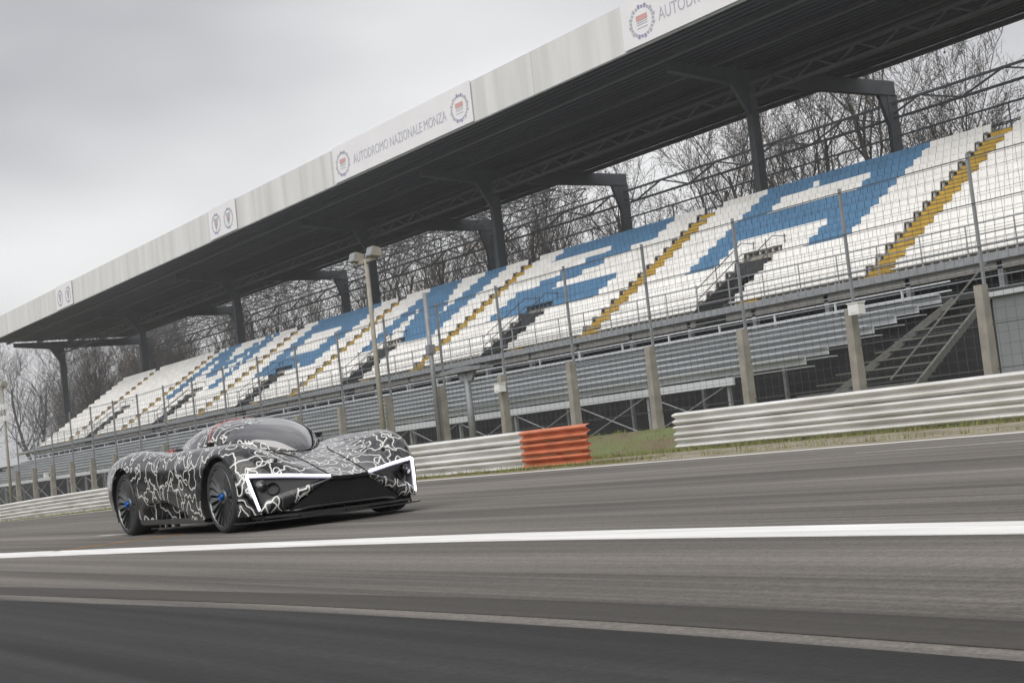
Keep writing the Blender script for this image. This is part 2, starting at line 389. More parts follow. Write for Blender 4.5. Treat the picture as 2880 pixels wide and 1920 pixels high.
# ---- stairwell openings with cheek walls and handrails
for v in VOMS:
    for sgn in (-1, 1):
        yy = v + sgn * VW
        b = MB(); b.prism([(XA + .05, ztread(0) - .45), (XA + .05, ztread(0) + .25), (XA + 4.6 * RD, ztread(4) + .35), (XA + 5 * RD, ztread(4) + .35), (XA + 5 * RD, ztread(4) - .45)], 'y', yy - .06, yy + .06)
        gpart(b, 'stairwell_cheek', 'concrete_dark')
        b = MB()
        for dz in (.5, 1.0):
            b.tube([(XA + .4, yy, ztread(0) + .3 + dz), (XA + 5.2 * RD, yy, ztread(5) + .15 + dz), (XA + 6.6 * RD, yy, ztread(5) + .15 + dz)], .024, 5)
        for q in (.5, 2.5, 4.5, 6.4): b.tube([(XA + q * RD, yy, ztread(0) + min(q, 5.) * RH), (XA + q * RD, yy, ztread(0) + min(q, 5.) * RH + 1.25)], .024, 5)
        gpart(b, 'stairwell_rail', 'frame_steel')
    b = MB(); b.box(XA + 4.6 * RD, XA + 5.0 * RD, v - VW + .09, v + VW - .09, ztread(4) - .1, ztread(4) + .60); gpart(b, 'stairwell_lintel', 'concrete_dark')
    b = MB()
    for k in range(8):
        b.box(XA + .2 + k * .33, XA + .55 + k * .33, v - VW + .1, v + VW - .1, 5.3 - k * .17 - .15, 5.3 - k * .17)
    gpart(b, 'stairwell_steps', 'stair_dark')
    b = MB(); b.box(XA + .02, XA + .5, v - VW - 2.0, v - VW - .9, ztread(0) + .005, ztread(0) + .20); gpart(b, 'landing_step', 'stair_yellow')
# ---- columns, rafters, roof
FRAMES = [177.7, 149.5, 124.2, 98.0, 80.1, 54.7, 29.0]
XF, XR = 55.9 + .35, 67.9
for fy in FRAMES:
    cw = .30 if fy < 60 else .38
    b = MB(); b.prism([(XF - cw * 1.15, 0), (XF + cw * 1.15, 0), (XF + cw * .8, 18.75), (XF - cw * .8, 18.75)], 'y', fy - .16, fy + .16)
    for e in (-.22, .16): b.prism([(XF - cw * 1.2, 0), (XF + cw * 1.2, 0), (XF + cw * .84, 18.72), (XF - cw * .84, 18.72)], 'y', fy + e, fy + e + .06)
    b.prism([(XF - cw, 17.0), (XF - .2, 17.0), (XF - .2, 18.7), (XF - 1.5, 18.7)], 'y', fy - .12, fy + .12)
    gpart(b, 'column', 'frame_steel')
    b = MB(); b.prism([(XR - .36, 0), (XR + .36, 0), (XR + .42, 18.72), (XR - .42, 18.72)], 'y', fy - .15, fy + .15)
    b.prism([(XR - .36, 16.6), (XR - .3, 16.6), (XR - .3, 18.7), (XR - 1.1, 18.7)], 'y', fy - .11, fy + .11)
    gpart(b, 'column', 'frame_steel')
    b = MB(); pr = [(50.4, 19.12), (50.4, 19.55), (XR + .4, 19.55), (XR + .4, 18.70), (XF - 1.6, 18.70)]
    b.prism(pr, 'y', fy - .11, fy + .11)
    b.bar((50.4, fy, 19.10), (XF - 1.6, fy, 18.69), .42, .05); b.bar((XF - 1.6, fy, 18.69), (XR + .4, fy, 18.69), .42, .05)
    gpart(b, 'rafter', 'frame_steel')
RY0, RY1 = 12.0, 178.6
b = MB(); nst = 34
for i in range(nst):
    x0 = 47.45 + (65.0 - 47.45) * i / nst; x1 = 47.45 + (65.0 - 47.45) * (i + .55) / nst; x2 = 47.45 + (65.0 - 47.45) * (i + 1) / nst
    b.box(x0, x1, RY0, RY1, 19.80, 19.95); b.box(x1, x2, RY0, RY1, 19.86, 19.95)
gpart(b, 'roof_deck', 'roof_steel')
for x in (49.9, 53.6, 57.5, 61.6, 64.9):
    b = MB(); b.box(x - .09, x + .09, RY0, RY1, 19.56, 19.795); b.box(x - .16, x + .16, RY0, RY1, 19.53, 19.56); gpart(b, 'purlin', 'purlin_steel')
def truss(name, x, z0, z1, step, ch=.12, dg=.08, parent=None, mt='purlin_steel', y0=RY0, y1=RY1):
    b = MB(); b.bar((x, y0, z0), (x, y1, z0), ch); b.bar((x, y0, z1), (x, y1, z1), ch)
    y = y0; k = 0
    while y < y1 - .1:
        e = min(y + step, y1)
        b.bar((x, y, z0 if k % 2 else z1), (x, e, z1 if k % 2 else z0), dg); y += step; k += 1
    gpart(b, name, mt)
truss('truss', XF - .2, 17.95, 18.66, 1.45, .16, .10)
truss('truss', XR, 17.28, 18.18, 2.9, .14, .10, mt='frame_steel')
for xx in (66.3, 69.2): truss('lattice', xx, 18.95, 19.75, 1.7, .08, .06, mt='frame_steel', y0=86.)
b = MB(); y = 86.; k = 0
while y < RY1 - 2:
    b.bar((65.0, y, 19.75), (69.2, y + 2.2, 19.75), .06); b.bar((65.0, y + 2.2, 19.75), (69.2, y, 19.75), .06); b.bar((66.3, y, 18.95), (69.2, y + 2.2, 18.95), .06); y += 2.2
gpart(b, 'lattice', 'frame_steel')
for x, z in ((XR, 16.2), (XR, 15.1)):
    b = MB(); b.tube([(x, RY0, z), (x, RY1, z)], .035, 5); gpart(b, 'tie_rod', 'frame_steel')
# fascia in cast panels with narrow joints
y = 14.0; rnd = random.Random(5)
while y < RY1:
    e = min(y + 12.05, RY1); dx = rnd.uniform(-.012, .012)
    b = MB(); b.box(47.18 + dx, 47.42, y + .012, e - .012, 19.70, 22.14); gpart(b, 'fascia_panel', 'fascia'); y += 12.05

# ------------------------------------------------------------------ banners on the fascia
def text_mesh(name, body, size, material, depth=.006, shear=0.):
    cu = bpy.data.curves.new(name, 'FONT'); cu.body = body; cu.size = size; cu.align_x = 'CENTER'; cu.align_y = 'CENTER'; cu.extrude = depth; cu.shear = shear; cu.resolution_u = 3
    ob = bpy.data.objects.new(name, cu); COL.objects.link(ob); bpy.context.view_layer.update()
    me = bpy.data.meshes.new_from_object(ob.evaluated_get(bpy.context.evaluated_depsgraph_get()))
    bpy.data.objects.remove(ob); me.materials.clear(); me.materials.append(M(material)); return me
TXT = text_mesh('lettering', 'AUTODROMO NAZIONALE MONZA', 1.0, 'print_lilac')
txt_w = max(v.co.x for v in TXT.vertices) - min(v.co.x for v in TXT.vertices)
def banner(yc, wd, emblems, label, text=False, small=False):
    g = tag(empty('banner', (47.1, yc, 19.74)), label, 'banner', 'banners on the roof fascia')
    MB().box(-.02, .02, -wd / 2, wd / 2, 0, 2.46).build('sheet', 'banner', g)
    for ey in emblems:
        rx, rz = (1.02, .88) if not small else (.95, .86); zc = 1.12
        b = MB(); n = 24
        for k in range(n):                      # toothed dark ring
            a0, a1 = 2 * math.pi * k / n, 2 * math.pi * (k + .72) / n; ro = 1.0 if k % 2 else .93
            b.cm = 0 if (k % 12 in (5, 6, 7)) else 1
            pts = [(rx * q * math.cos(a), zc + rz * q * math.sin(a)) for q, a in ((.76, a0), (ro, a0), (ro, a1), (.76, a1))]
            b.prism([(ey + p, z) for p, z in pts], 'x', -.034, -.024)
        b.build('emblem_ring', ['print_blue', 'print_grey'], g)
        b = MB(); b.box(-.036, -.026, ey - .42, ey + .42, zc + .06, zc + .34) if not small else b.box(-.036, -.026, ey - .16, ey + .16, zc - .14, zc + .14)
        b.build('emblem_band', 'print_red', g)
        b = MB()
        for z in (-.02, -.13, -.30): b.box(-.036, -.026, ey - .40, ey + .40, zc + z - .02, zc + z + .008)
        if small: b.prism([(ey - .5, zc + .5), (ey, zc - .62), (ey + .5, zc + .5), (ey, zc + .42)], 'x', -.030, -.024)
        b.build('emblem_rule', 'print_grey', g)
    if text:
        o = link('lettering', TXT, g); o.location = (-.028, 0, 1.05)
        o.matrix_basis = Matrix(((0, 0, -1, -.028), (-1, 0, 0, 0), (0, 1, 0, 1.03), (0, 0, 0, 1))) @ Matrix.Diagonal((11.9 / txt_w, .92, 1, 1))
    return g
banner(77.1, 17.55, (7.45, -7.45), 'long white banner lettered between two round emblems', text=True)
banner(45.35, 17.55, (7.2, -7.45), 'long lettered white banner above the thin column, cut by the picture edge', text=True)
banner(105.2, 5.3, (1.25, -1.2), 'short white banner with two round red centred emblems', small=True)
banner(146.4, 5.3, (1.3, -1.4), 'short faint white banner with two small emblems at far end of roof', small=True)

# ------------------------------------------------------------------ lower tier of metal benches
LT = tag(empty('bench_stand', (35, 80, 0)), 'low stand of grey metal benches in front of the gallery', 'bench stand')
def lpart(b, name, mt):
    o = b.build(name, mt, LT); o.location = (-35, -80, 0); return o
LY0, LY1 = 29.5, 134
for k in range(7):
    x = 33.2 + k * .72; z = 1.98 + k * .255; y = LY0 + (6 - k) * .35
    while y < LY1:
        e = min(y + 8.4, LY1)
        b = MB(); b.box(x, x + .32, y + .02, e - .02, z + .30, z + .345); b.box(x + .30, x + .34, y + .02, e - .02, z + .06, z + .28); b.box(x + .36, x + .70, y + .02, e - .02, z - .03, z); lpart(b, 'bench', 'bench_alu'); y += 8.4
b = MB(); b.box(33.05, 33.12, LY0 + 5, LY1, 1.70, 1.96); lpart(b, 'kick_board', 'bench_alu')
y = LY0 + 5.5
while y < LY1:
    b = MB(); b.bar((33.3, y, 0), (33.3, y, 2.0), .12); b.bar((33.3, y, 1.85), (38.2, y, 3.6), .12); b.bar((36, y, 0), (36, y, 2.8), .12)
    b.tube([(33.15, y, .3), (33.15, y + 4.1, 1.7)], .025, 5); b.tube([(33.15, y + 4.1, .3), (33.15, y, 1.7)], .025, 5)
    lpart(b, 'support_frame', 'rail_steel'); y += 4.2
for z in (3.95, 4.25):
    b = MB(); b.tube([(38.4, LY0, z), (38.4, LY1, z)], .03, 5); lpart(b, 'handrail', 'bench_alu')
y = LY0 + 2
while y < LY1:
    b = MB(); b.bar((38.4, y, 3.4), (38.4, y, 4.26), .06); lpart(b, 'handrail_post', 'bench_alu'); y += 3
b = MB()
for k in range(12):
    b.box(33.0 + k * .42, 33.4 + k * .42, LY0 - 1.6, LY0 - .1 + max(0, 5 - k * .5), .2 + k * .28, .25 + k * .28)
b.bar((33.0, LY0 - 1.6, .2), (38.2, LY0 - 1.6, 3.6), .10, .2); b.bar((33.0, LY0 + 2.2, .2), (38.2, LY0 - .2, 3.6), .10, .2)
b.tube([(33.0, LY0 - 1.6, 1.2), (38.2, LY0 - 1.6, 4.6)], .03, 5)
lpart(b, 'end_steps', 'rail_post')

# site cabin at the end of the bench stand
sc_ = tag(empty('site_cabin', (34.5, 18.5, .3)), 'flat grey cabin beyond the end of the bench stand', 'cabin')
MB().box(-2, 2, -6, 5.2, 0, 2.75).build('wall', 'cabin_grey', sc_); MB().box(-2.15, 2.15, -6.15, 5.35, 2.753, 2.88).build('roof', 'bench_alu', sc_)
MB().box(-2.06, -2.003, 1.2, 3.4, 1.1, 2.3).build('window', 'stair_dark', sc_)
for k in range(5): MB().box(-2.05, -2.003, -5.9 + k * 2.2, -5.8 + k * 2.2, .1, 2.7).build('wall_rib', 'rail_steel', sc_)

# ------------------------------------------------------------------ catch fence
XFN = 24.5
FN = tag(empty('catch_fence', (XFN, 50, 0)), 'tall wire catch fence on concrete posts behind the guard rails', 'fence')
def fpart(b, name, mt, label=None):
    o = b.build(name, mt, FN); o.location = (-XFN, -50, 0)
    if label: o['label'] = label
    return o
PY = [18.1 + 3.49 * n for n in range(-1, 21)]
for i, y in enumerate(PY):
    z0 = zg(XFN, y) - .1; zt = 2.72 + dip(y)
    b = MB(); b.prism([(XFN - .13, z0), (XFN + .13, z0), (XFN + .10, zt), (XFN - .10, zt)], 'y', y - .10, y + .10); fpart(b, 'concrete_post', 'concrete_post')
    b = MB(); b.box(XFN + .10, XFN + .17, y - .024, y + .024, zt - .9, 5.45 + dip(y)); fpart(b, 'steel_post', 'lamp_grey')
for a, c in zip(PY[:-1], PY[1:]):
    b = MB(); x = XFN + .145; da, dc = dip(a), dip(c)
    z = 1.0
    while z < 5.45: b.bar((x, a + .05, z + da), (x, c - .05, z + dc), .007); z += .24
    y = a + .2
    while y < c - .1:
        d = da + (dc - da) * (y - a) / (c - a); b.bar((x + .012, y, .95 + d), (x + .012, y, 5.42 + d), .005); y += .24
    fpart(b, 'wire_panel', 'wire')
for z in (1.0, 1.9, 2.6, 3.5, 4.4, 5.35):
    b = MB(); b.tube([(XFN + .09, y, z + dip(y)) for y in PY], .014, 4); fpart(b, 'cable', 'wire')

def lamp_mast(y, top, label, arm, x=XFN - .35):
    g = tag(empty('floodlight_mast', (x, y, zg(x, y) - .05)), label, 'mast', 'masts along the fence'); h = top - zg(x, y)
    b = MB(); b.tube([(0, 0, 0), (0, 0, h * .45), (0, 0, h)], [.10, .085, .07], 10); b.build('pole', 'mast_beige', g, smooth=True)
    b = MB(); b.bar((0, -arm, h - .05), (0, arm, h - .05), .10, .12); b.build('cross_arm', 'mast_beige', g)
    for s in (-1, 1):
        b = MB(); b.prism([(-.22, h + .02), (.16, h - .02), (.16, h + .26), (-.14, h + .34)], 'y', s * arm - .22, s * arm + .22); lo = b.build('lamp_housing', 'mast_beige', g)
        MB().prism([(-.235, h + .04), (-.155, h + .31), (-.165, h + .32), (-.245, h + .05)], 'y', s * arm - .19, s * arm + .19).build('lamp_glass', 'lens', lo)
    return g
lamp_mast(42.45, 7.45, 'beige mast with twin lamp heads standing before the roof column', .62)
mk = lamp_mast(88.3, 7.4, 'thin mast with lamp heads and small white boxes before the bare trees', .45)
for zz in (5.3, 6.0):
    for s in (-1, 1):
        b = MB(); b.box(-.14, .14, s * .28 - .13, s * .28 + .13, zz, zz + .33); b.tube([(-.16, s * .28, zz + .17), (-.14, s * .28, zz + .17)], .10, 10); b.bar((0, 0, zz + .16), (0, s * .28, zz + .16), .05); b.build('speaker_box', 'white_box', mk)
g = tag(empty('signal_post', (XFN - .3, 37.0, zg(24.2, 37) - .05)), 'grey post with a wide flat T-shaped plate on top', 'post')
b = MB(); b.tube([(0, 0, 0), (0, 0, 2.55)], [.12, .10], 12); b.build('pole', 'lamp_grey', g, smooth=True)
b = MB(); b.prism([(-1.15, 2.50), (1.15, 2.50), (1.15, 2.60), (.2, 2.66), (-.2, 2.66), (-1.15, 2.60)], 'x', -.25, .25); b.build('head_plate', 'lamp_grey', g)
b = MB(); b.prism([(-.3, 2.2), (.3, 2.2), (.5, 2.495), (-.5, 2.495)], 'x', -.05, .05); b.build('bracket', 'lamp_grey', g)
g = tag(empty('steel_mast', (XFN - .28, 39.0, zg(24.2, 39) - .05)), 'plain grey steel mast in front of the blue letter N', 'mast', 'masts along the fence')
b = MB(); b.tube([(0, 0, 0), (0, 0, 5.3)], [.09, .075], 12); b.build('pole', 'lamp_grey', g, smooth=True); b = MB(); b.box(-.2, .2, -.2, .2, 0, .06); b.build('base_plate', 'lamp_grey', g)
b = MB(); b.box(-.12, .12, -.11, .11, 3.3, 3.6); b.build('cable_box', 'lamp_grey', g)
for y, z, lab in ((35.35, 2.15, 'white box on the fence post beside the T-shaped plate'), (21.2, 2.55, 'white box on the fence nearest the picture edge'),
                  (53.0, 2.0, 'white box on the fence seen just above the car between cabin and far fender'), (81.3, 1.55, 'small white box on the fence far beyond the car')):
    g = tag(empty('equipment_box', (XFN - .13, y, z)), lab, 'box', 'white boxes on the fence')
    b = MB(); b.box(-.22, 0, -.15, .15, 0, .25); b.prism([(-.24, .246), (.01, .246), (.01, .285), (-.24, .265)], 'y', -.17, .17); b.build('housing', 'white_box', g)
    MB().box(-.23, -.222, -.10, .10, .05, .20).build('door', 'banner', g); MB().box(.001, .12, -.05, .05, .08, .16).build('bracket', 'rail_steel', g)

# ------------------------------------------------------------------ bare trees
def make_tree(seed, h, leafy):
    rn = random.Random(seed); tr = MB(); cw = MB(); lf = []
    def br(p, d, ln, r0, lev, b):
        n = 4 if lev < 2 else 3; pts = [p]; rs = [r0]; q = p; dd = d
        for i in range(n):
            dd = (dd + Vector((rn.gauss(0, .13), rn.gauss(0, .13), rn.gauss(.05, .09)))).normalized(); q = q + dd * ln / n; pts.append(q); rs.append(r0 * (1 - .75 * (i + 1) / n))
        (tr if lev < 2 else cw).tube(pts, rs, (7, 5, 4, 3, 3)[lev], cap=False)
        if lev == 4:
            return
        cnt = (12, 7, 6, 4)[lev]
        for c in range(cnt):
            t = (.28 if lev == 0 else .2) + (.72 if lev == 0 else .8) * (c + rn.random()) / cnt; t = min(t, .99); k = min(int(t * n), n - 1); f = t * n - k
            pp = pts[k].lerp(pts[k + 1], f); ax = (pts[k + 1] - pts[k]).normalized()
            o = ax.orthogonal().normalized(); o.rotate(Matrix.Rotation(rn.uniform(0, 6.28), 3, ax)); ang = rn.uniform(.45, 1.0) if lev else rn.uniform(.5, 1.05) * (1.1 - .5 * t)
            nd = (ax * math.cos(ang) + o * math.sin(ang) + Vector((0, 0, .18))).normalized()
            br(pp, nd, ln * (rn.uniform(.32, .5) if lev == 0 else rn.uniform(.38, .62)), max(.0155, (r0 * (1 - .75 * t)) * (.55 if lev else .5)), lev + 1, b)
        if lev == 3 and leafy and rn.random() < leafy: lf.append(q)
    br(Vector((0, 0, -.3)), Vector((0, 0, 1)), h, h * .021, 0, None)
    cw.cm = 1
    for q in lf:
        for _ in range(3):
            c = q + Vector((rn.gauss(0, .25), rn.gauss(0, .25), rn.gauss(0, .25))); u = Vector((rn.gauss(0, 1), rn.gauss(0, 1), rn.gauss(0, 1))).normalized() * .09; v = u.orthogonal().normalized() * .07
            cw.add([c - u, c + v, c + u, c - v], [(0, 1, 2, 3)])
    return tr.mesh('trunk', 'bark'), cw.mesh('crown', ['twig', 'dry_leaf'])
KINDS = [make_tree(s, h, l) for s, h, l in ((1, 16, .05), (2, 18, .12), (3, 15, .05), (4, 17, .45), (5, 14, .15))]
rnd = random.Random(21)
def tree(x, y, k, s, label, group):
    t = tag(empty('bare_tree', (x, y, zg(x, y)), rnd.uniform(0, 6.28)), label, 'tree', group); t.scale = (s, s, s)
    link('trunk', KINDS[k][0], t); link('crown', KINDS[k][1], t)
for i in range(60):
    y = 42 + i * 3.75 + rnd.uniform(-2.0, 2.0); x = 74 + (i % 4) * 5.5 + rnd.uniform(-2.5, 2.5); k = rnd.choice([0, 1, 2, 3, 4, 1, 3])
    tree(x, y, k, rnd.uniform(.95, 1.28), 'tall bare tree standing behind the grandstand' if k != 3 else 'bare tree keeping brown dry leaves behind the grandstand', 'bare trees behind the grandstand')
for i in range(20):
    y = 185 + (i % 5) * 14 + rnd.uniform(-5, 5); x = 30 + i * 3.2 + rnd.uniform(-2, 2); k = rnd.choice([0, 1, 2, 4])
    tree(x, y, k, rnd.uniform(.85, 1.12), 'leafless tree rising beyond the open end of the grandstand', 'bare trees past the stand end')

# evergreen wood on the other side of the track (it shows in the car's paint)
mat('evergreen', (.030, .048, .022), .9, var=.5, scale=.35)
rn = random.Random(9); b = MB()
def wood(b, x0, y0, x1, y1, h, n):
    L_ = math.hypot(x1 - x0, y1 - y0); m = int(L_ / 4); tx, ty = (x1 - x0) / L_, (y1 - y0) / L_; hs = [h * rn.uniform(.75, 1.15) for _ in range(m + 1)]
    vs = []
    for i in range(m + 1):
        px, py = x0 + (x1 - x0) * i / m, y0 + (y1 - y0) * i / m; j = rn.uniform(-1, 1)
        vs += [(px - ty * (2 + j), py + tx * (2 + j), -.8), (px - ty * (1.6 + j), py + tx * (1.6 + j), hs[i] * .6), (px, py, hs[i] * .92), (px + ty * 2, py - tx * 2, -.8)]
    b.add(vs, [(i * 4 + k, i * 4 + k + 1, (i + 1) * 4 + k + 1, (i + 1) * 4 + k) for i in range(m) for k in range(3)])
    for _ in range(n):
        t = rn.random(); i = int(t * m); hh = hs[i]; z = rn.uniform(.1, 1.05) * hh; o = rn.gauss(0, 1.6 * (1.2 - z / hh / 1.2)); c = Vector((x0 + (x1 - x0) * t - ty * o, y0 + (y1 - y0) * t + tx * o, z))
        u = Vector((rn.gauss(0, 1), rn.gauss(0, 1), rn.gauss(0, 1))).normalized() * rn.uniform(.25, .6); v = u.orthogonal().normalized() * u.length * .6; b.add([c - u, c + v, c + u, c - v], [(0, 1, 2, 3)])
wood(b, -26, -60, -26, 260, 9.5, 9000); wood(b, -60, -52, 70, -52, 10.5, 4500)
tag(b.build('evergreen_wood', 'evergreen'), 'dark evergreen wood across the track, mirrored in the car paint', 'wood', kind='stuff')

# ------------------------------------------------------------------ the car
def camo(name, gloss=.10, base=(.0055, .0055, .007), wl=.0047, sc=6.5, stretch=(1, 1, .85)):
    """black paint with looping pale contour lines: iso-lines of a smooth noise, kept to an even width by its gradient"""
    m = bpy.data.materials.new(name); m.use_nodes = True; MATS[name] = m
    t = m.node_tree; bs = t.nodes['Principled BSDF']; L = t.links.new
    tcn = t.nodes.new('ShaderNodeTexCoord'); mp_ = t.nodes.new('ShaderNodeMapping'); mp_.inputs['Scale'].default_value = stretch
    L(tcn.outputs['Object'], mp_.inputs['Vector'])
    def mth(op, *a, clamp=False):
        k = t.nodes.new('ShaderNodeMath'); k.operation = op; k.use_clamp = clamp
        for i, v in enumerate(a):
            if isinstance(v, (int, float)): k.inputs[i].default_value = v
            else: L(v, k.inputs[i])
        return k.outputs[0]
    eps = .004
    def field(off, scale, detail):
        outs = []
        for d in ((0, 0, 0), (eps, 0, 0), (0, eps, 0), (0, 0, eps)):
            va = t.nodes.new('ShaderNodeVectorMath'); va.operation = 'ADD'; L(mp_.outputs[0], va.inputs[0]); va.inputs[1].default_value = tuple(o + e for o, e in zip(off, d))
            n = t.nodes.new('ShaderNodeTexNoise'); n.inputs['Scale'].default_value = scale; n.inputs['Detail'].default_value = detail; n.inputs['Roughness'].default_value = .42
            L(va.outputs[0], n.inputs['Vector']); outs.append(n.outputs['Fac'])
        gv = t.nodes.new('ShaderNodeCombineXYZ')
        for a, o in enumerate(outs[1:]): L(mth('DIVIDE', mth('SUBTRACT', o, outs[0]), eps), gv.inputs[a])
        def vm(op, a, b=None):
            k = t.nodes.new('ShaderNodeVectorMath'); k.operation = op; L(a, k.inputs[0])
            if b is not None: L(b, k.inputs[1])
            return k
        dp = vm('DOT_PRODUCT', gv.outputs[0], tcn.outputs['Normal'])
        scl = t.nodes.new('ShaderNodeVectorMath'); scl.operation = 'SCALE'; L(tcn.outputs['Normal'], scl.inputs[0]); L(dp.outputs['Value'], scl.inputs['Scale'])
        tg = vm('SUBTRACT', gv.outputs[0], scl.outputs[0]); ln_ = vm('LENGTH', tg.outputs[0])
        grad = mth('MAXIMUM', ln_.outputs['Value'], .06)
        return outs[0], grad
    def line(f, c, wd, soft):
        d = mth('DIVIDE', mth('ABSOLUTE', mth('SUBTRACT', f[0], c)), f[1])
        return mth('MULTIPLY', mth('SUBTRACT', 1., mth('DIVIDE', mth('SUBTRACT', d, wd), soft, clamp=True), clamp=True), mth('DIVIDE', mth('SUBTRACT', f[1], .15), .3, clamp=True))
    f1 = field((0, 0, 0), sc, 1.6); f2 = field((7.3, 2.1, 5.5), sc * .9, 1.3)
    white = mth('MAXIMUM', line(f1, .5, wl, .003), line(f2, .41, wl * .85, .003))
    grey = mth('MAXIMUM', line(f1, .455, wl * .7, .008), mth('MAXIMUM', line(f2, .52, wl * .6, .006), line(f2, .365, wl * .6, .008)))
    patch = mth('GREATER_THAN', f2[0], .56)
    c0 = t.nodes.new('ShaderNodeMix'); c0.data_type = 'RGBA'; L(patch, c0.inputs[0]); c0.inputs[6].default_value = (*base, 1); c0.inputs[7].default_value = (base[0] * 2.6, base[1] * 2.6, base[2] * 2.6, 1)
    c1 = t.nodes.new('ShaderNodeMix'); c1.data_type = 'RGBA'; L(grey, c1.inputs[0]); L(c0.outputs[2], c1.inputs[6]); c1.inputs[7].default_value = (.075, .075, .08, 1)
    c2 = t.nodes.new('ShaderNodeMix'); c2.data_type = 'RGBA'; L(white, c2.inputs[0]); L(c1.outputs[2], c2.inputs[6]); c2.inputs[7].default_value = (.74, .74, .72, 1)
    L(c2.outputs[2], bs.inputs['Base Color']); bs.inputs['Roughness'].default_value = gloss + .12
    bs.inputs['Coat Weight'].default_value = .8; bs.inputs['Coat Roughness'].default_value = gloss; bs.inputs['Specular IOR Level'].default_value = .28
    return m
camo('camo_wrap')
mat('black_gloss', (.012, .012, .013), .18, var=.1, coat=.6)
mat('black_satin', (.014, .014, .015), .45, var=.15)
mat('carbon', (.018, .018, .019), .35, var=.25, scale=90, coat=.5)
mat('gap_black', (.003, .003, .003), .8, var=.05)
mat('tyre', (.028, .030, .033), .75, var=.15, scale=14, bump=.15, bscale=120)
mat('rim_metal', (.15, .155, .16), .36, .75, var=.12, scale=8)
mat('rim_lip', (.16, .17, .17), .22, .95, var=.1)
mat('nut_blue', (.02, .12, .42), .25, .7, var=.1)
mat('red_seam', (.62, .30, .28), .5, var=.5, scale=38, dirt=(.55, .05, .045))
mat('red_trim', (.55, .05, .045), .5, var=.1)
mat('brake_steel', (.20, .20, .20), .4, .8, var=.15)
mat('grille_mesh', (.045, .045, .047), .5, .4)
mat('grille_black', (.012, .012, .012), .6, var=.6, scale=120, stretch=(1, 1, 1), bump=.8, bscale=160)
mat('lamp_chrome', (.16, .165, .17), .12, .9, var=.05)
def emit(name, col, st_):
    m = bpy.data.materials.new(name); m.use_nodes = True; MATS[name] = m; bs = m.node_tree.nodes['Principled BSDF']
    nz = m.node_tree.nodes.new('ShaderNodeTexNoise'); nz.inputs['Scale'].default_value = 30
    rp = m.node_tree.nodes.new('ShaderNodeValToRGB'); rp.color_ramp.elements[0].color = (*[c * .95 for c in col], 1); rp.color_ramp.elements[1].color = (*col, 1)
    m.node_tree.links.new(nz.outputs['Fac'], rp.inputs['Fac']); m.node_tree.links.new(rp.outputs[0], bs.inputs['Emission Color']); bs.inputs['Emission Strength'].default_value = st_
    bs.inputs['Base Color'].default_value = (.8, .8, .85, 1)
emit('light_white', (.90, .90, 1.0), 2.6)
emit('halo_glow', (.55, .50, .80), .22)  # weak lavender emission imitating the soft halo round the light strips
def glassmat(name):
    m = bpy.data.materials.new(name); m.use_nodes = True; MATS[name] = m; t = m.node_tree; bs = t.nodes['Principled BSDF']
    nz = t.nodes.new('ShaderNodeTexNoise'); nz.inputs['Scale'].default_value = 1.5
    rp = t.nodes.new('ShaderNodeValToRGB'); rp.color_ramp.elements[0].color = (.010, .010, .016, 1); rp.color_ramp.elements[1].color = (.022, .022, .032, 1)
    t.links.new(nz.outputs['Fac'], rp.inputs['Fac']); t.links.new(rp.outputs[0], bs.inputs['Base Color'])
    bs.inputs['Roughness'].default_value = .05; bs.inputs['IOR'].default_value = 1.8; bs.inputs['Coat Weight'].default_value = 1.; bs.inputs['Coat Roughness'].default_value = .02; bs.inputs['Coat IOR'].default_value = 2.0
glassmat('tinted_glass')
PSI = -.0124
CAR = tag(empty('sports_car', (6.463, 12.919, .006), -math.pi / 2 + PSI), 'low black sports car in white-lined camouflage wrap with lit angular headlights', 'car')
RFW, RRW, AR = .345, .347, .412
# --- body shell: lofted sections, rear to nose; each section runs centre line -> fender crest -> side -> sill
SEC = []
def S(x, *yz): SEC.append([(x, y, z) for y, z in yz])
S(-3.72, (0, .79), (.2, .79), (.45, .78), (.60, .80), (.71, .80), (.79, .76), (.83, .66), (.83, .48), (.80, .34), (.76, .26))
S(-3.35, (0, .84), (.2, .84), (.45, .82), (.65, .85), (.78, .85), (.885, .80), (.945, .68), (.955, .48), (.93, .32), (.90, .22))
S(-2.95, (0, .86), (.2, .855), (.45, .83), (.67, .885), (.81, .90), (.925, .855), (1.00, .735), (1.015, .5), (1.0, .32), (.97, .18))
S(-2.55, (0, .87), (.2, .86), (.45, .825), (.67, .90), (.81, .918), (.935, .87), (1.012, .75), (1.022, .5), (1.0, .3), (.965, .15))
S(-2.15, (0, .86), (.2, .85), (.45, .82), (.67, .872), (.81, .892), (.93, .85), (1.0, .735), (1.006, .5), (.985, .3), (.955, .14))
S(-1.65, (0, .84), (.2, .84), (.45, .815), (.67, .845), (.81, .862), (.925, .83), (.99, .715), (1.0, .49), (.975, .3), (.96, .14))
S(-1.10, (0, .83), (.2, .83), (.45, .81), (.67, .84), (.81, .853), (.925, .82), (.99, .705), (1.0, .48), (.975, .29), (.965, .14))
S(-.62, (0, .81), (.2, .81), (.45, .80), (.66, .83), (.80, .850), (.92, .815), (.985, .70), (1.0, .47), (.985, .28), (.97, .14))
S(-.28, (0, .745), (.2, .745), (.45, .755), (.65, .815), (.79, .848), (.92, .812), (.992, .70), (1.006, .47), (1.0, .28), (.98, .14))
S(.08, (0, .668), (.19, .67), (.42, .70), (.62, .795), (.785, .842), (.92, .805), (.995, .70), (1.006, .47), (1.0, .28), (.98, .14))
S(.26, (0, .622), (.19, .625), (.40, .655), (.60, .755), (.77, .808), (.905, .77), (.982, .66), (1.0, .45), (.995, .27), (.97, .14))
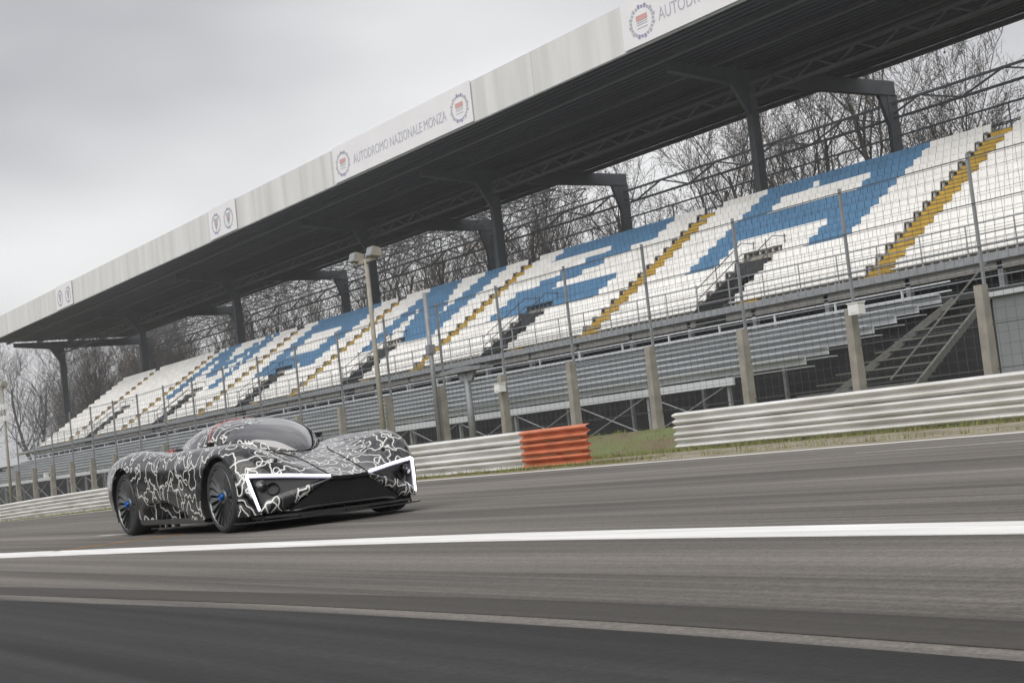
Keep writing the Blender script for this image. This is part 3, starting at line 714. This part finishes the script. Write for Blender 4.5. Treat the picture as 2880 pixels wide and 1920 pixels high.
S(.38, (0, .588), (.19, .592), (.39, .628), (.59, .702), (.75, .742), (.88, .705), (.952, .60), (.985, .42), (.98, .25), (.955, .14))
SEC.append([(.64, 0, .505), (.63, .19, .510), (.585, .39, .556), (.53, .595, .608), (.482, .765, .632), (.45, .875, .60), (.458, .915, .50), (.485, .925, .36), (.505, .91, .22), (.515, .89, .145)])
SEC.append([(.872, 0, .428), (.859, .189, .438), (.748, .40, .464), (.631, .62, .491), (.540, .795, .514), (.483, .898, .526), (.502, .890, .45), (.548, .868, .33), (.588, .845, .21), (.606, .825, .152)])
def cr1(P, n):
    P = np.array(P); out = []
    for i in range(len(P) - 1):
        p0, p1, p2, p3 = P[max(i - 1, 0)], P[i], P[i + 1], P[min(i + 2, len(P) - 1)]
        if i == 0: p0 = 2 * p1 - p2
        if i == len(P) - 2: p3 = 2 * p2 - p1
        for k in range(n):
            t = k / n; out.append(.5 * (2 * p1 + (p2 - p0) * t + (2 * p0 - 5 * p1 + 4 * p2 - p3) * t * t + (3 * p1 - p0 - 3 * p2 + p3) * t ** 3))
    out.append(P[-1]); return np.array(out)
NU, NV = 8, 7
G = np.array([cr1(s, NU) for s in SEC])            # sections x columns
G = cr1(G, NV)                                      # along the car
ni, nj = G.shape[:2]
def smn(a, b, x): t = np.clip((x - a) / (b - a), 0, 1); return t * t * (3 - 2 * t)
# side scoop ahead of the hind wheel: pushed-in triangle above the sill
top = np.interp(G[..., 0], [-2.3, -1.98, -1.525, -.95, -.7], [.13, .34, .355, .22, .13])
inn = (G[..., 1] > .9) & (G[..., 0] > -2.28) & (G[..., 0] < -.72)
dep = np.where(inn, .25 * smn(0, .025, top - G[..., 2]) * smn(-2.28, -1.6, G[..., 0]) * smn(-.72, -1.1, G[..., 0]), 0)
G[..., 1] -= dep
# flared lower door ahead of the scoop
fl = smn(-1.7, -.75, G[..., 0]) * smn(.45, .2, G[..., 2]) * (G[..., 1] > .9) * (G[..., 0] < -.3)
G[..., 1] += .018 * fl
def arch_ok(c):
    for cx, cz in ((0., RFW), (-2.70, RRW)):
        if c[1] > .62 and (c[0] - cx) ** 2 + (c[2] - cz) ** 2 < AR ** 2: return False
    return True
keep = {}
for i in range(ni - 1):
    for j in range(nj - 1):
        keep[i, j] = arch_ok((G[i, j] + G[i + 1, j] + G[i, j + 1] + G[i + 1, j + 1]) / 4)
for i in range(ni):
    for j in range(nj):
        adj = [keep.get(k) for k in ((i - 1, j - 1), (i - 1, j), (i, j - 1), (i, j))]
        adj = [a for a in adj if a is not None]
        if any(adj) and not all(adj):
            p = G[i, j]; cx, cz = ((0., RFW), (-2.70, RRW))[int(p[0] < -1.3)]
            dx, dz = p[0] - cx, p[2] - cz; d = math.hypot(dx, dz)
            if p[1] > .62 and abs(d - AR) < .09: G[i, j, 0], G[i, j, 2] = cx + dx / d * AR, cz + dz / d * AR
b = MB()
for sgn in (-1, 1):
    vs = [(p[0], sgn * p[1], p[2]) for row in G for p in row]
    fs = [(i * nj + j, i * nj + j + 1, (i + 1) * nj + j + 1, (i + 1) * nj + j) if sgn > 0 else (i * nj + j, (i + 1) * nj + j, (i + 1) * nj + j + 1, i * nj + j + 1) for (i, j), k in keep.items() if k]
    b.add(vs, fs)
n0 = len(b.v) // 2
tail = [j for j in range(nj)] + [n0 + j for j in range(nj - 1, -1, -1)]
b.add([b.v[k] for k in tail], [tuple(range(len(tail)))])
body = b.mesh('body', 'camo_wrap', smooth=True)
bm = bmesh.new(); bm.from_mesh(body); bmesh.ops.remove_doubles(bm, verts=bm.verts, dist=.0004)
for v in [v for v in bm.verts if not v.link_faces]: bm.verts.remove(v)
bmesh.ops.recalc_face_normals(bm, faces=bm.faces); bm.to_mesh(body); bm.free()
BODY = link('body', body, CAR)
def surf(x, y):
    """height of the body's upper surface at (x, |y|)"""
    y = abs(y); best = None
    P = G[:, :NU * 5 + 1].reshape(-1, 3); d = (P[:, 0] - x) ** 2 + (P[:, 1] - y) ** 2; k = np.argsort(d)[:4]; ww = 1 / (d[k] + 1e-6)
    return float((P[k, 2] * ww).sum() / ww.sum())
def side_y(x, z):
    P = G[:, NU * 5:].reshape(-1, 3); d = (P[:, 0] - x) ** 2 + (P[:, 2] - z) ** 2; k = np.argsort(d)[:4]; ww = 1 / (d[k] + 1e-6)
    return float((P[k, 1] * ww).sum() / ww.sum())
# --- wheel arches: lip and dark well
for cx, cz in ((0., RFW), (-2.70, RRW)):
    for sgn in (-1, 1):
        b = MB(); n = 40; a0, a1 = -.52, math.pi + .52; ring = []
        for k in range(n + 1):
            a = a0 + (a1 - a0) * k / n; x, z = cx + AR * math.cos(a), cz + AR * math.sin(a); y = side_y(x, max(z, .14))
            if z > .66: y = min(y, .985)
            ring.append((x, y, z))
        vs = []
        for (x, y, z) in ring:
            ux, uz = (x - cx) / AR, (z - cz) / AR
            vs += [(cx + ux * (AR + .002), sgn * (y + .004), cz + uz * (AR + .002)), (cx + ux * (AR - .022), sgn * (y + .002), cz + uz * (AR - .022)), (cx + ux * (AR - .022), sgn * .62, cz + uz * (AR - .022))]
        b.add(vs, [(3 * k, 3 * k + 1, 3 * k + 4, 3 * k + 3) for k in range(n)])
        b.cm = 1; b.f += [(3 * k + 1, 3 * k + 2, 3 * k + 5, 3 * k + 4) for k in range(n)]; b.m += [1] * n
        b.add([(cx, sgn * .62, cz)] + [(x, sgn * .62, z) for x, y, z in ring], [(0, k + 1, k + 2) for k in range(n)])
        b.build('wheel_arch', ['black_gloss', 'gap_black'], CAR)
# --- underbody and sills
b = MB(); out = [(-3.6, .70), (-3.15, .80), (-3.1, .62), (-2.3, .62), (-2.28, .95), (-.42, .96), (-.40, .62), (.40, .62), (.42, .85), (.60, .78), (.72, .5), (.80, 0)]
b.prism([(x, y) for x, y in out] + [(x, -y) for x, y in reversed(out[:-1])], 'z', .105, .13); b.build('floor_pan', 'carbon', CAR)
for sgn in (-1, 1):
    b = MB(); b.prism([(-2.27, .135), (-2.25, .165), (-.44, .160), (-.42, .12), (-.60, .112), (-2.2, .115)], 'y', sgn * .90, sgn * .985); b.build('side_sill', 'black_gloss', CAR)
    b = MB(); b.prism([(-2.10, .06), (-.5, .075), (-.5, .085), (-2.10, .07)], 'y', sgn * .80, sgn * .93)
    for x in (-1.9, -1.7, -1.45): b.box(x - .03, x + .03, min(sgn * .86, sgn * .90), max(sgn * .86, sgn * .90), .065, .12)
    b.build('floor_strake', 'carbon', CAR)
# --- cabin canopy
CX = [(-.10, .02, .705, .707), (-.17, .14, .71, .785), (-.30, .245, .72, .885), (-.47, .35, .74, .972), (-.67, .455, .765, 1.043), (-.92, .54, .79, 1.100), (-1.22, .585, .80, 1.134), (-1.57, .575, .80, 1.144),
      (-1.92, .525, .80, 1.127), (-2.27, .45, .80, 1.078), (-2.62, .36, .80, 1.008), (-2.95, .25, .80, .930), (-3.25, .12, .80, .850), (-3.35, .02, .79, .80)]
CXI = cr1(np.array(CX), 6); NT = 28
cv = []
for (x, wd, zb, zt) in CXI:
    for k in range(NT + 1):
        a = math.pi * k / NT; cy, sy = math.cos(a), math.sin(a)
        cv.append((x, wd * math.copysign(abs(cy) ** .88, cy), zb + (zt - zb) * sy ** .92))
def is_glass(c):
    x, y, z = c
    zlow = .865 + .03 * min(1, abs(y) / .45) - .15 * max(0, (x + .62) / .5)     # lower edge of the visor
    zhi = 1.0 + .075 * (1 - min(1, abs(y) / .42) ** 1.5)                        # upper edge
    return x > -.93 and zlow < z < zhi and (x > -.87 or abs(y) < .42)
cb, cg = MB(), MB(); nx = len(CXI)
gf, bf = [], []
for i in range(nx - 1):
    for k in range(NT):
        q = (i * (NT + 1) + k, (i + 1) * (NT + 1) + k, (i + 1) * (NT + 1) + k + 1, i * (NT + 1) + k + 1)
        c = tuple(sum(cv[t][a] for t in q) / 4 for a in range(3))
        (gf if is_glass(c) else bf).append(q)
def sub_mesh(name, fs, mt, off=0.):
    b = MB(); b.add(cv, fs); me = b.mesh(name, mt, smooth=True); bm = bmesh.new(); bm.from_mesh(me)
    for v in [v for v in bm.verts if not v.link_faces]: bm.verts.remove(v)
    bmesh.ops.recalc_face_normals(bm, faces=bm.faces); bm.to_mesh(me); bm.free(); return link(name, me, CAR)
sub_mesh('canopy', bf, 'camo_wrap'); sub_mesh('windscreen', gf, 'tinted_glass')
def can_pt(x, a, off=.003):
    """point on the canopy at station x and angle a (0 = +y side, pi = -y side)"""
    i = int(np.argmin(np.abs(CXI[:, 0] - x))); _, wd, zb, zt = CXI[i]; wd += off; cy, sy = math.cos(a), math.sin(a)
    return Vector((CXI[i, 0], wd * math.copysign(abs(cy) ** .88, cy), zb + (zt - zb + off) * sy ** .92))
# cowl seam round the canopy foot, red seam over the roof, stub camera arms, aerial
pts = [can_pt(x, math.pi - .02, .012) for x in (-1.3, -.9, -.65, -.45, -.28, -.16)]
MB().tube([Vector((p.x, p.y, max(p.z, surf(p.x, p.y) + .002))) for p in pts] + [Vector((-.095, 0, surf(-.095, 0) + .003))] + [Vector((p.x, -p.y, max(p.z, surf(p.x, p.y) + .002))) for p in reversed(pts)], .007, 5).build('cowl_seam', 'gap_black', CAR)
MB().tube([can_pt(-1.02 - .48 * math.sin(a) ** 1.2, a, .003) for a in [math.pi * (.07 + .86 * k / 43) for k in range(44)]], .0045, 6).build('roof_seam', 'red_seam', CAR, smooth=True)
for sgn in (-1, 1):
    g = empty('camera_arm', (-1.0, sgn * .62, .858), 0, CAR)
    MB().bar((.03, 0, 0), (-.16, 0, .004), .03, .016).build('arm', 'black_satin', g)
    b = MB(); b.box(-.015, .045, -.03, .03, .008, .045); b.tube([(.045, 0, .028), (.065, 0, .028)], .013, 10); b.build('camera_pod', 'black_satin', g)
b = MB(); b.tube([(-1.50, 0, 1.13), (-1.50, 0, 1.165)], [.022, .007], 8); b.tube([(-1.50, 0, 1.16), (-1.515, 0, 1.30)], [.004, .003], 6); b.build('aerial', 'black_satin', CAR)
b = MB(); b.prism([(-1.42, .85), (-1.42, .872), (-1.40, .880), (-1.33, .880), (-1.30, .868), (-1.30, .85)], 'y', -.84, -.80); b.build('latch_block', 'black_satin', CAR)
b = MB(); b.tube([(-1.52, -.82, .85), (-1.52, -.82, .878)], .008, 8); b.bar((-1.54, -.82, .88), (-1.50, -.82, .88), .012); b.bar((-1.52, -.82, .857), (-1.62, -.82, .858), .01); b.box(-1.64, -1.61, -.835, -.81, .85, .872); b.build('cut_off_switch', 'red_trim', CAR)
# --- nose: recessed lamp panels, lit strips, lamps, intakes
A_, B_, C_, D_, E_ = Vector((.859, .189, .438)), Vector((.483, .898, .526)), Vector((.592, .835, .184)), Vector((.606, .825, .152)), Vector((.650, .590, .158))
P_, Q_ = Vector((.672, .615, .330)), Vector((.604, .775, .275))
nrm = Vector((.876, .44, .198)).normalized()
def mir(v, s): return Vector((v.x, s * v.y, v.z))
for s in (-1, 1):
    def F(*p): return [mir(q, s) for q in p]
    # camouflaged lower lip, bulging forward
    b = MB(); n = 8; mid = (P_ + E_) / 2 + nrm * .03
    up_ = [A_ - Vector((0, 0, .012))] + [A_.lerp(P_, t) - Vector((0, 0, .012)) * (1 - t) for t in (.33, .66)] + [P_, P_.lerp(Q_, .5), Q_, C_ - nrm * .012]
    lo_ = [A_ - Vector((.004, 0, .03)), A_.lerp(E_, .33) - Vector((0, 0, .01)), A_.lerp(E_, .66), E_, E_.lerp(D_, .45), E_.lerp(D_, .8), D_]
    rows = []
    for t in (0, .25, .5, .75, 1): rows.append([u.lerp(l, t) + nrm * .028 * math.sin(math.pi * t) for u, l in zip(up_, lo_)])
    back = [p + Vector((-.10, -.02 if i < 4 else 0, .012)) for i, p in enumerate(lo_)]
    rows.append(back); inner = [p + Vector((-.25, -.02, .02)) for p in back]; rows.append(inner)
    b.add([mir(p, s) for r_ in rows for p in r_], [(i * 7 + j, i * 7 + j + 1, (i + 1) * 7 + j + 1, (i + 1) * 7 + j) for i in range(len(rows) - 1) for j in range(6)])
    b.build('bumper_lip', 'camo_wrap', CAR, smooth=True, recalc=True)
    # recessed black lamp panel
    rec = -nrm * .045
    g = empty('headlight', (0, 0, 0), 0, CAR)
    b = MB(); rim = [A_, B_, C_, Q_, P_]; ctr = [A_ + rec * .3 + Vector((-.03, .03, -.01)), B_ + rec + Vector((.02, -.05, -.03)), C_ + rec + Vector((0, -.02, .03)), Q_ + rec * .8, P_ + rec * .8]
    b.add(F(*rim) + F(*ctr), [(i, (i + 1) % 5, 5 + (i + 1) % 5, 5 + i) for i in range(5)] + [(5, 6, 7, 8, 9)]); b.build('lamp_panel', 'black_satin', g)
    # lit strip along the upper and outer edge
    off = nrm * .006
    arc = [A_ + Vector((-.01, .012, .0)), A_.lerp(B_, .5) + Vector((0, 0, .004)), A_.lerp(B_, .965), B_ + Vector((.006, -.006, -.012)), B_.lerp(C_, .035), B_.lerp(C_, .5) + Vector((.004, .003, 0)), C_ + Vector((0, .004, .004))]
    MB().tube([mir(p + off, s) for p in arc], [.010, .0125, .0125, .0125, .0125, .012, .010], 8).build('light_strip', 'light_white', g, smooth=True)
    MB().tube([mir(p - nrm * .004 + Vector((0, 0, -.008)), s) for p in arc], .0165, 8).build('halo_housing', 'halo_glow', g, smooth=True)  # tube behind the strip, made to glow lavender as its painted halo
    lc = mir(Vector((.553, .785, .417)), s); ln = mir(Vector((.93, .30, .1)), s).normalized()
    b = MB(); b.tube([lc - ln * .06, lc - ln * .005, lc + ln * .012, lc + ln * .006], [.052, .052, .050, .042], 20, cap=False); b.build('lamp_ring', 'black_gloss', g, smooth=True)
    b = MB(); b.tube([lc - ln * .03, lc + ln * .002, lc + ln * .012], [.043, .040, .018], 20); b.build('lamp_lens', 'lamp_chrome', g, smooth=True)
    b = MB(); b.tube([lc + ln * .010, lc + ln * .020], [.016, .010], 12); b.build('lamp_bulb', 'lens', g, smooth=True)
    oc = mir(Vector((.598, .690, .375)), s); fr = mir(Vector((.45, -.89, .0)), s).normalized(); upz = Vector((0, 0, 1)); b = MB(); ov = []
    for r_, d_ in ((1.0, .004), (1.0, .012), (.90, .012), (.86, -.04)):
        ov += [oc + fr * .062 * r_ * math.cos(2 * math.pi * k / 20) + upz * .058 * r_ * math.sin(2 * math.pi * k / 20) + nrm_s * d_ for k in range(20) for nrm_s in (mir(nrm, s),)]
    b.add(ov, [(i * 20 + k, i * 20 + (k + 1) % 20, (i + 1) * 20 + (k + 1) % 20, (i + 1) * 20 + k) for i in range(3) for k in range(20)] + [tuple(range(60, 80))]); b.build('cooling_duct', 'gap_black', g)
# nose lip over the grille, grille, lower bar, splitter
b = MB(); ny = [(.859, -.189, .438), (.868, -.09, .431), (.872, 0, .428), (.868, .09, .431), (.859, .189, .438)]
b.add([(x, y, z - .001) for x, y, z in ny] + [(x - .012, y * 1.03, z - .028) for x, y, z in ny] + [(x - .07, y * 1.25, z - .055) for x, y, z in ny], [(i * 5 + j, i * 5 + j + 1, (i + 1) * 5 + j + 1, (i + 1) * 5 + j) for i in range(2) for j in range(4)]); b.build('nose_lip', 'black_gloss', CAR, recalc=True)
gt = [(.80, -.24, .385), (.80, .24, .385), (.70, .60, .155), (.70, -.60, .155)]
b = MB(); b.add(gt, [(0, 1, 2, 3)]); b.add([(.55, -.75, .14), (.55, .75, .14), (.55, .5, .5), (.55, -.5, .5)], [(0, 1, 2, 3)]); b.build('grille_backing', 'gap_black', CAR)
b = MB()
for k in range(34):
    t = k / 33; z = .158 + (.380 - .158) * t; x = .703 + .10 * (z - .155) / .23; yw = .59 - .355 * t; b.bar((x + .002, -yw, z), (x + .002, yw, z), .004, .0032)
for k in range(75):
    y = -.58 + 1.16 * k / 74; zt_ = .38 if abs(y) < .24 else .38 - (abs(y) - .24) / .355 * .222; b.bar((.706, y, .158), (.706 + .10 * (zt_ - .158) / .23, y, zt_), .003, .003)
b.build('grille', 'grille_mesh', CAR)
b = MB(); b.tube([(.60, -.66, .165), (.715, -.52, .150), (.745, -.40, .168), (.76, 0, .170), (.745, .40, .168), (.715, .52, .150), (.60, .66, .165)], .016, 8); b.build('grille_bar', 'black_gloss', CAR, smooth=True)
sp = [(.30, .985), (.40, .982), (.52, .93), (.66, .72), (.75, .45), (.79, .2), (.80, 0)]
b = MB(); o2 = sp + [(x, -y) for x, y in reversed(sp[:-1])]
b.prism(o2, 'z', .076, .090); b.build('splitter', 'carbon', CAR)
for y in (-.80, -.45, 0, .45, .80):
    x = .70 - .18 * abs(y); b = MB(); b.bar((x, y, .088), (x - .02, y, .16), .018); b.build('splitter_stay', 'black_satin', CAR)
# --- shut lines, seams, small camera dots
def seam(name, pts, r=.0035): MB().tube(pts, r, 5).build(name, 'gap_black', CAR)
for s in (-1, 1):
    seam('hood_seam', [Vector((x, s * y, surf(x, y) + .0015)) for x, y in ((.84, .19), (.72, .20), (.58, .205), (.42, .21), (.26, .215), (.10, .225), (-.05, .25), (-.16, .30))], .006)
    seam('door_seam', [Vector((x, s * (side_y(x, z) + .002), z)) for x, z in ((-1.53, .79), (-1.56, .72), (-1.565, .62), (-1.55, .50))])
    seam('door_seam', [Vector((x, s * (side_y(x, z) + .002), z)) for x, z in ((-2.10, .80), (-2.18, .70), (-2.20, .60), (-2.19, .50), (-1.70, .475), (-1.40, .465), (-1.25, .42), (-1.0, .385), (-.7, .355), (-.42, .33))])
    k = surf(.485, .584); b = MB(); b.tube([(.485, s * .584, k - .01), (.492, s * .584, k + .018)], [.024, .014], 10); b.build('sensor_dot', 'black_satin', CAR, smooth=True)
    seam('fender_seam', [Vector((x, s * y, surf(x, y) + .001)) for x, y in ((.46, .42), (.30, .50), (.10, .56), (-.12, .58), (-.3, .56))], .004)
# --- wheels
def wheel_parts(rad, wd):
    T = MB(); hw = wd / 2
    T.lathe([(-hw + .03, .280), (-hw + .008, .290), (-hw, .306), (-hw + .006, rad - .022), (-hw + .022, rad - .006), (-hw + .05, rad), (0, rad + .001), (hw - .05, rad), (hw - .022, rad - .006), (hw - .006, rad - .022), (hw, .306), (hw - .008, .292), (hw - .03, .282)], 64)
    Rm = MB(); Rm.lathe([(hw - .012, .294), (hw - .002, .289), (hw - .004, .280), (hw - .022, .276), (hw - .06, .270), (-hw + .03, .262)], 64)
    D = MB(); D.lathe([(hw - .10, .268), (hw - .10, .03)], 48)
    Sp = MB(); n = 20
    a = math.pi / n * .66
    def pol(r, t, y): return (r * math.cos(t), y, r * math.sin(t))
    Sp.add([pol(.055, -a * 1.2, hw - .040), pol(.055, a * 1.2, hw - .046), pol(.16, a * .86, hw - .040), pol(.276, a * .98, hw - .022), pol(.276, -a * .98, hw - .008), pol(.16, -a * .86, hw - .026),
            pol(.055, -a * 1.2, hw - .085), pol(.055, a * 1.2, hw - .085), pol(.16, a * .86, hw - .072), pol(.276, a * .98, hw - .055), pol(.276, -a * .98, hw - .055), pol(.16, -a * .86, hw - .072)],
           [(0, 1, 2, 5), (5, 2, 3, 4), (0, 5, 11, 6), (5, 4, 10, 11), (1, 7, 8, 2), (2, 8, 9, 3)])
    H = MB(); H.lathe([(hw - .09, .075), (hw - .036, .072), (hw - .028, .058), (hw - .030, .032)], 32)
    N = MB(); N.lathe([(hw - .035, .036), (hw - .004, .033), (hw + .004, .026), (hw + .004, .014), (hw - .010, .012), (hw - .012, 0)], 16)
    for k in range(8): t = 2 * math.pi * k / 8; N.bar(pol(.024, t, hw + .001), pol(.034, t, hw + .001), .010, .012)
    BD = MB(); BD.lathe([(hw - .135, .19), (hw - .135, .09)], 40); BD.lathe([(hw - .115, .19), (hw - .115, .09)], 40); BD.lathe([(hw - .135, .19), (hw - .115, .19)], 40)
    CP = MB(); CP.prism([(.10, .09), (.17, .04), (.20, .0), (.17, -.06), (.11, -.09), (.13, 0)], 'y', hw - .16, hw - .095)
    return [('tyre', T.mesh('tyre', 'tyre', True)), ('rim', Rm.mesh('rim', 'rim_lip', True)), ('wheel_disc', D.mesh('wheel_disc', 'black_satin')), ('hub', H.mesh('hub', 'rim_metal', True)), ('hub_nut', N.mesh('hub_nut', 'nut_blue', True)),
            ('brake_disc', BD.mesh('brake_disc', 'brake_steel', True)), ('brake_caliper', CP.mesh('brake_caliper', 'black_satin'))], Sp.mesh('spoke', 'rim_metal')
for (x, rad, wd, yo) in ((0., RFW, .275, .978), (-2.70, RRW, .325, .985)):
    parts, spk = wheel_parts(rad, wd)
    for s in (-1, 1):
        g = empty('wheel', (x, s * (yo - wd / 2), rad), 0 if s > 0 else math.pi, CAR)
        for nm, me in parts: link(nm, me, g)
        for k in range(20):
            o = link('spoke', spk, g); o.rotation_euler = (0, 2 * math.pi * k / 20 + .1, 0)

# ------------------------------------------------------------------ air
hz = MB(); hz.box(-320, 420, -90, 620, -1.8, 44); hb = hz.build('haze', [], None)
hm = bpy.data.materials.new('haze'); hm.use_nodes = True; t = hm.node_tree; t.nodes.clear()
pv = t.nodes.new('ShaderNodeVolumePrincipled'); pv.inputs['Color'].default_value = (.93, .94, .96, 1); pv.inputs['Density'].default_value = .0006
om = t.nodes.new('ShaderNodeOutputMaterial'); t.links.new(pv.outputs[0], om.inputs['Volume']); hb.data.materials.append(hm)
tag(hb, 'pale even haze filling the air over the circuit', 'haze', kind='stuff')
